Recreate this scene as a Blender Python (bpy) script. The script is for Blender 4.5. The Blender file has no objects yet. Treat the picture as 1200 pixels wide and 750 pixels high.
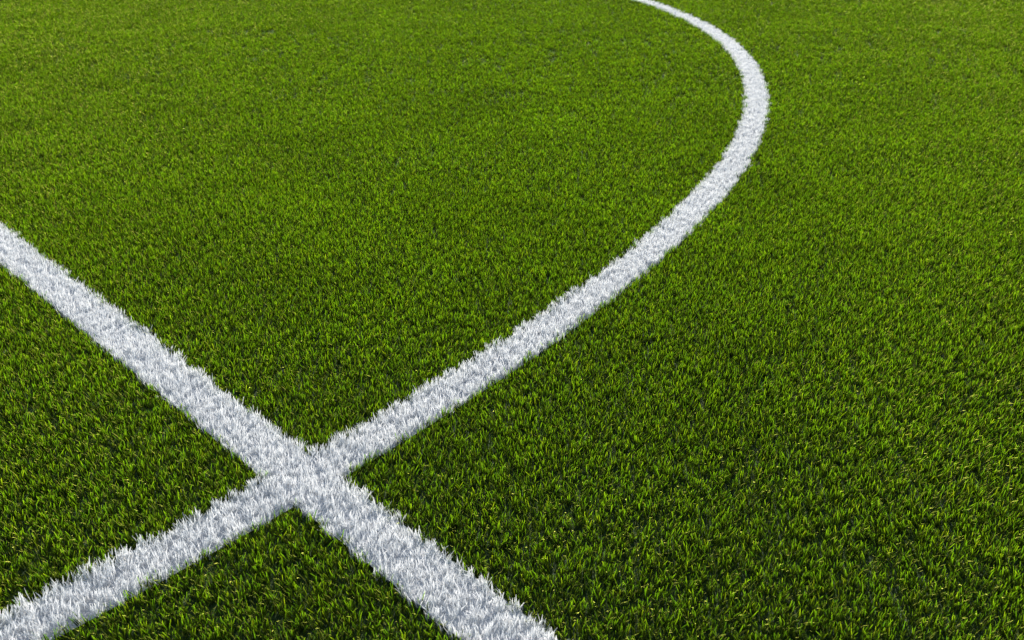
import bpy, math, numpy as np
from mathutils import Vector
rng=np.random.default_rng(7)
scene=bpy.context.scene
H=1.10
CX,CY,R,W=-6.8885*H,6.6069*H,8.2617*H-.008,0.103*H+.001
PH,D=0.7160,0.7693*H+.0135
SUN_EL,SUN_AZ=19.0,4.0     # azimuth measured from +Y (ahead), negative = left
ZG=-0.021                    # level of the infill / backing below the blade tips
NAP=.30                      # pile lies slightly towards the near side

# ---------------- materials ----------------
def new_mat(name):
    m=bpy.data.materials.new(name);m.use_nodes=True
    nt=m.node_tree;nt.nodes.clear();return m,nt
def N(nt,t,**k):
    n=nt.nodes.new(t)
    for a,b in k.items():setattr(n,a,b)
    return n
def blade_material(name,colA,colB,colDry,trans,rough,gloss,gfac,white=False):
    m,nt=new_mat(name);L=nt.links.new
    out=N(nt,'ShaderNodeOutputMaterial')
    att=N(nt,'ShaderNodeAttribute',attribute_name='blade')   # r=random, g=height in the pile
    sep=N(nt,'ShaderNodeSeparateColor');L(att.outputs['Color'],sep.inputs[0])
    oi=N(nt,'ShaderNodeAttribute',attribute_name='rnd')
    ad=N(nt,'ShaderNodeMath',operation='ADD');L(sep.outputs[0],ad.inputs[0]);L(oi.outputs['Fac'],ad.inputs[1])
    fr=N(nt,'ShaderNodeMath',operation='FRACT');L(ad.outputs[0],fr.inputs[0])
    ramp=N(nt,'ShaderNodeValToRGB');e=ramp.color_ramp.elements
    e[0].position=0;e[0].color=(*colA,1);e[1].position=.85;e[1].color=(*colB,1)
    q=ramp.color_ramp.elements.new(1.0);q.color=(*colDry,1)
    L(fr.outputs[0],ramp.inputs[0])
    geo=N(nt,'ShaderNodeNewGeometry')
    nz=N(nt,'ShaderNodeTexNoise');nz.inputs['Scale'].default_value=1.6;nz.inputs['Detail'].default_value=7
    nz.inputs['Roughness'].default_value=.65
    L(geo.outputs['Position'],nz.inputs['Vector'])
    mr=N(nt,'ShaderNodeMapRange');mr.inputs[1].default_value=.3;mr.inputs[2].default_value=.7
    mr.inputs[3].default_value=.97 if white else .76;mr.inputs[4].default_value=1.0 if white else 1.24;L(nz.outputs[0],mr.inputs[0])
    hr=N(nt,'ShaderNodeMapRange');hr.inputs[1].default_value=.5;hr.inputs[3].default_value=.20;hr.inputs[4].default_value=2.5  # green blades: shaded gaps and sunlit tips painted into the colour by height
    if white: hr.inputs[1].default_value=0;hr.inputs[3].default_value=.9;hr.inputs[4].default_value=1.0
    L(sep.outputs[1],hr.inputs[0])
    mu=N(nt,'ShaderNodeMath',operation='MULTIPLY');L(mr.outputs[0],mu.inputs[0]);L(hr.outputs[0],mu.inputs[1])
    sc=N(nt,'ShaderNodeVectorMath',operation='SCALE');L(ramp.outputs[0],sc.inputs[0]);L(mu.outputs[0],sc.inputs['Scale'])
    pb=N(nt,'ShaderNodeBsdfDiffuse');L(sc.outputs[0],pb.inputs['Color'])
    tr=N(nt,'ShaderNodeBsdfTranslucent')
    tc=N(nt,'ShaderNodeMix',data_type='RGBA',blend_type='MULTIPLY');tc.inputs[0].default_value=1
    L(sc.outputs[0],tc.inputs[6]);tc.inputs[7].default_value=(1,1,1,1) if white else (5.2,3.3,.4,1)
    L(tc.outputs[2],tr.inputs['Color'])
    mx=N(nt,'ShaderNodeMixShader');mx.inputs[0].default_value=trans
    L(pb.outputs[0],mx.inputs[1]);L(tr.outputs[0],mx.inputs[2])
    gl=N(nt,'ShaderNodeBsdfGlossy');gl.inputs['Roughness'].default_value=rough;gl.inputs['Color'].default_value=(*gloss,1)
    # Schlick-like reflectance (same on both faces of the ribbon)
    lw=N(nt,'ShaderNodeLayerWeight');lw.inputs[0].default_value=.5
    pw=N(nt,'ShaderNodeMath',operation='POWER');L(lw.outputs['Facing'],pw.inputs[0]);pw.inputs[1].default_value=3
    gm=N(nt,'ShaderNodeMath',operation='MULTIPLY_ADD');L(pw.outputs[0],gm.inputs[0]);gm.inputs[1].default_value=.9*gfac;gm.inputs[2].default_value=.04*gfac
    gm.use_clamp=True
    m2=N(nt,'ShaderNodeMixShader');L(gm.outputs[0],m2.inputs[0]);L(mx.outputs[0],m2.inputs[1]);L(gl.outputs[0],m2.inputs[2])
    L(m2.outputs[0],out.inputs[0])
    return m
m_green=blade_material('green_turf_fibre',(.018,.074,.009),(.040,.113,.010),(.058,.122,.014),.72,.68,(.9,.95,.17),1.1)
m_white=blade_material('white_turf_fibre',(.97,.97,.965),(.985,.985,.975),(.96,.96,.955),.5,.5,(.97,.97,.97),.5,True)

def ground_material(name,c1,c2,scale):
    m,nt=new_mat(name);L=nt.links.new
    out=N(nt,'ShaderNodeOutputMaterial');pb=N(nt,'ShaderNodeBsdfPrincipled');pb.inputs['Roughness'].default_value=.9
    geo=N(nt,'ShaderNodeNewGeometry')
    nz=N(nt,'ShaderNodeTexNoise');nz.inputs['Scale'].default_value=scale;nz.inputs['Detail'].default_value=8
    L(geo.outputs['Position'],nz.inputs['Vector'])
    r=N(nt,'ShaderNodeValToRGB');r.color_ramp.elements[0].position=.35;r.color_ramp.elements[1].position=.65
    r.color_ramp.elements[0].color=(*c1,1);r.color_ramp.elements[1].color=(*c2,1);L(nz.outputs[0],r.inputs[0])
    bp=N(nt,'ShaderNodeBump');bp.inputs['Distance'].default_value=.01;L(nz.outputs[0],bp.inputs['Height'])
    L(r.outputs[0],pb.inputs['Base Color']);L(bp.outputs[0],pb.inputs['Normal']);L(pb.outputs[0],out.inputs[0]);return m
m_back=ground_material('turf_backing',(.02,.05,.004),(.05,.10,.008),160)
m_wback=ground_material('white_backing',(.6,.6,.6),(.85,.85,.85),160)

# ---------------- tuft prototypes ----------------
def make_tuft(name,mat,nb,seed,hmin,hmax,wmin,wmax,lean,rad,hp):
    r=np.random.default_rng(seed);V=[];F=[];C=[]
    for b in range(nb):
        a=r.uniform(0,2*math.pi);rr=rad*math.sqrt(r.uniform());x0,y0=rr*math.cos(a),rr*math.sin(a)
        la=r.uniform(0,2*math.pi);h=hmin+(hmax-hmin)*r.uniform()**hp;w=r.uniform(wmin,wmax)
        l0=r.uniform(0,lean)*h;bend=r.uniform(.0,.36)*h
        fa=la+math.pi/2+r.uniform(-.9,.9);tw=r.uniform(-.9,.9);rv=r.uniform()
        base=len(V)
        for i,t in enumerate((0,.62,1.0)):
            off=l0*t+bend*t**2.2;z=h*t
            px,py=x0+off*math.cos(la),y0+off*math.sin(la)
            ww=w*(1,.9,.25)[i]*.5;f=fa+tw*t
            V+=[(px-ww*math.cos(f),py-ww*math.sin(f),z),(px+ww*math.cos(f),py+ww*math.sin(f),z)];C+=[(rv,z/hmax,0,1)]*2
        F+=[(base,base+1,base+3,base+2),(base+2,base+3,base+5,base+4)]
    me=bpy.data.meshes.new(name);me.from_pydata(V,[],F);me.materials.append(mat)
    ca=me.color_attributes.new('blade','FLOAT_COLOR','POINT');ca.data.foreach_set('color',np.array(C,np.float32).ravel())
    me.polygons.foreach_set('use_smooth',[True]*len(F))
    return bpy.data.objects.new(name,me)
def collection(name,mat,seed,nb,*a):
    c=bpy.data.collections.new(name)
    for i in range(14): c.objects.link(make_tuft('tuft_'+name,mat,nb,seed+i,*a))
    return c
col_g=collection('green_fibres',m_green,100,15,.015,.028,.0013,.0021,.2,.012,1.25)
col_w=collection('white_fibres',m_white,300,16,.019,.027,.0015,.0025,.25,.0094,1.)

# ---------------- point fields ----------------
S0=.0165
def field():
    P=[]
    for (y0,y1) in [(.9,4),(4,8),(8,14)]:
        s=S0 if y0<4 else S0*(1.2 if y0<8 else 1.8)
        hw=.55*y1+1.2
        xs=np.arange(-hw,hw,s);ys=np.arange(y0,y1,s)
        X,Y=np.meshgrid(xs,ys);X=X.ravel();Y=Y.ravel()
        X=X+rng.uniform(-.55,.55,X.size)*s;Y=Y+rng.uniform(-.55,.55,X.size)*s
        k=np.abs(X)<.55*Y+.8;X,Y=X[k],Y[k]
        rr=np.hypot(X-CX,Y-CY);ll=X*math.cos(PH)+Y*math.sin(PH)-D;ed=rng.normal(0,.002,X.size)
        inC=(rr+ed<R)&(rr+ed>R-W);inL=(np.abs(ll+ed)<W/2+.002)&~inC;wh=inC|inL
        sw=np.maximum(S0,S0*(Y/3.6)**.72);p=np.clip((s/sw)**2,0,1);p[wh]=1
        k=rng.uniform(size=X.size)<p;sw=np.maximum(s,sw);sw[wh]=s
        P.append(np.stack([X[k],Y[k],sw[k]/S0,inC[k],inL[k]],1))
    return np.concatenate(P)
P=field()
X,Y,LS=P.T[:3];inC=P[:,3]>.5;inL=P[:,4]>.5
def smooth_noise(x,y,seed,sc):
    r=np.random.default_rng(seed);o=0
    for i in range(16):
        a=r.uniform(0,6.28);k=r.uniform(1.5,6)*sc;o=o+np.sin((x*math.cos(a)+y*math.sin(a))*k+r.uniform(0,6.28))
    return o/4

def gn_tree(col):
    ng=bpy.data.node_groups.new('scatter_'+col.name,'GeometryNodeTree')
    ng.interface.new_socket('Geometry',in_out='INPUT',socket_type='NodeSocketGeometry')
    ng.interface.new_socket('Geometry',in_out='OUTPUT',socket_type='NodeSocketGeometry')
    n=ng.nodes.new;L=ng.links.new
    gi=n('NodeGroupInput');go=n('NodeGroupOutput')
    def att(nm,t):
        a=n('GeometryNodeInputNamedAttribute');a.data_type=t;a.inputs[0].default_value=nm;return a.outputs[0]
    ci=n('GeometryNodeCollectionInfo');ci.inputs['Collection'].default_value=col
    ci.inputs['Separate Children'].default_value=True;ci.inputs['Reset Children'].default_value=True
    ip=n('GeometryNodeInstanceOnPoints');L(gi.outputs[0],ip.inputs['Points']);L(att('tuft','BOOLEAN'),ip.inputs['Selection'])
    L(ci.outputs[0],ip.inputs['Instance']);ip.inputs['Pick Instance'].default_value=True
    L(att('variant','INT'),ip.inputs['Instance Index']);L(att('scl','FLOAT_VECTOR'),ip.inputs['Scale'])
    er=n('FunctionNodeEulerToRotation');L(att('rot','FLOAT_VECTOR'),er.inputs[0]);L(er.outputs[0],ip.inputs['Rotation'])
    cur=ip.outputs[0]
    for nm in ('rot','scl','variant','tuft'):
        r=n('GeometryNodeRemoveAttribute');L(cur,r.inputs[0]);r.inputs['Name'].default_value=nm;cur=r.outputs[0]
    rz=n('GeometryNodeRealizeInstances');L(cur,rz.inputs[0])
    j=n('GeometryNodeJoinGeometry');L(gi.outputs[0],j.inputs[0]);L(rz.outputs[0],j.inputs[0]);L(j.outputs[0],go.inputs[0])
    return ng
def lean_euler(a,b,yaw):
    # R = Ry(b) Rx(a) Rz(yaw), returned as XYZ euler
    ca,sa,cb,sb,cy,sy=np.cos(a),np.sin(a),np.cos(b),np.sin(b),np.cos(yaw),np.sin(yaw)
    r00=cb*cy+sb*sa*sy; r10=ca*sy; r20=-sb*cy+cb*sa*sy; r21=sb*sy+cb*sa*cy; r22=cb*ca
    return np.stack([np.arctan2(r21,r22),-np.arcsin(np.clip(r20,-1,1)),np.arctan2(r10,r00)],1)
def build(name,baseV,baseF,mask,col,mat):
    x,y,ls=X[mask],Y[mask],LS[mask];n=x.size;nb=len(baseV)
    V=np.concatenate([np.array(baseV,float),np.stack([x,y,np.full(n,ZG)],1)])
    me=bpy.data.meshes.new(name);me.from_pydata(V.tolist(),[],baseF);me.materials.append(mat)
    t=np.zeros(len(V),bool);t[nb:]=True
    me.attributes.new('tuft','BOOLEAN','POINT').data.foreach_set('value',t)
    me.attributes.new('rnd','FLOAT','POINT').data.foreach_set('value',rng.uniform(size=len(V)).astype(np.float32))
    va=np.zeros(len(V),np.int32);va[nb:]=rng.integers(0,14,n)
    me.attributes.new('variant','INT','POINT').data.foreach_set('value',va)
    rot=np.zeros((len(V),3),np.float32)
    nap=NAP if mat is m_back else .06
    rot[nb:]=lean_euler(nap+.06*smooth_noise(x,y,11,2)+rng.normal(0,.12,n),.05*smooth_noise(x,y,12,2)+rng.normal(0,.12,n),rng.uniform(0,6.283,n))
    me.attributes.new('rot','FLOAT_VECTOR','POINT').data.foreach_set('vector',rot.ravel())
    sc=np.ones((len(V),3),np.float32);sx=ls*rng.uniform(.9,1.15,n)
    sc[nb:,0]=sx;sc[nb:,1]=sx;sc[nb:,2]=rng.uniform(.85,1.1,n)*(1+.05*smooth_noise(x,y,3,7))
    me.attributes.new('scl','FLOAT_VECTOR','POINT').data.foreach_set('vector',sc.ravel())
    ob=bpy.data.objects.new(name,me);scene.collection.objects.link(ob)
    md=ob.modifiers.new('fibres','NODES');md.node_group=gn_tree(col);return ob
B=400
build('artificial_turf',[(-B,-B,ZG),(B,-B,ZG),(B,B,ZG),(-B,B,ZG)],[(0,1,2,3)],~(inC|inL),col_g,m_back)
V=[];F=[];n=720
for i in range(n):
    a=2*math.pi*i/n
    for q in (R-W,R):V.append((CX+q*math.cos(a),CY+q*math.sin(a),ZG+.004))
for i in range(n):
    a=2*i;b=2*((i+1)%n);F.append((a,a+1,b+1,b))
build('center_circle_line',V,F,inC,col_w,m_wback)
d=Vector((-math.sin(PH),math.cos(PH),0));nn=Vector((math.cos(PH),math.sin(PH),0));V=[]
for s,e in((-30,-1),(-30,1),(30,1),(30,-1)):
    V.append(tuple(nn*(D+e*W/2)+d*s+Vector((0,0,ZG+.008))))
build('straight_field_line',V,[(0,1,2,3)],inL,col_w,m_wback)
print('tufts',X.size,inC.sum(),inL.sum())

# ---------------- light ----------------
w=bpy.data.worlds.new('World');scene.world=w;w.use_nodes=True
nt=w.node_tree;bg=nt.nodes['Background'];sk=nt.nodes.new('ShaderNodeTexSky');sk.sky_type='NISHITA';sk.sun_disc=False
sk.sun_elevation=math.radians(SUN_EL);sk.sun_rotation=math.radians(SUN_AZ)
nt.links.new(sk.outputs[0],bg.inputs[0]);bg.inputs[1].default_value=.15
sl=bpy.data.lights.new('sun','SUN');sl.energy=5;sl.angle=math.radians(.5);sl.color=(1,.97,.92)
so=bpy.data.objects.new('sun',sl);scene.collection.objects.link(so)
az,el=math.radians(SUN_AZ),math.radians(SUN_EL)
S=Vector((math.sin(az)*math.cos(el),math.cos(az)*math.cos(el),math.sin(el)))
so.rotation_euler=S.to_track_quat('Z','Y').to_euler();so.location=S*20
# ---------------- camera ----------------
cd=bpy.data.cameras.new('camera');cd.sensor_width=36;cd.lens=36*1237.4/1200;cd.clip_end=2000;cd.clip_start=.02
cd.dof.use_dof=True;cd.dof.focus_distance=2.4;cd.dof.aperture_fstop=9
co=bpy.data.objects.new('camera',cd);scene.collection.objects.link(co);co.location=(0,0,H)
co.rotation_euler=(math.pi/2-.4088,0,0);scene.camera=co
scene.view_settings.view_transform='Standard';scene.view_settings.look='None';scene.view_settings.exposure=0
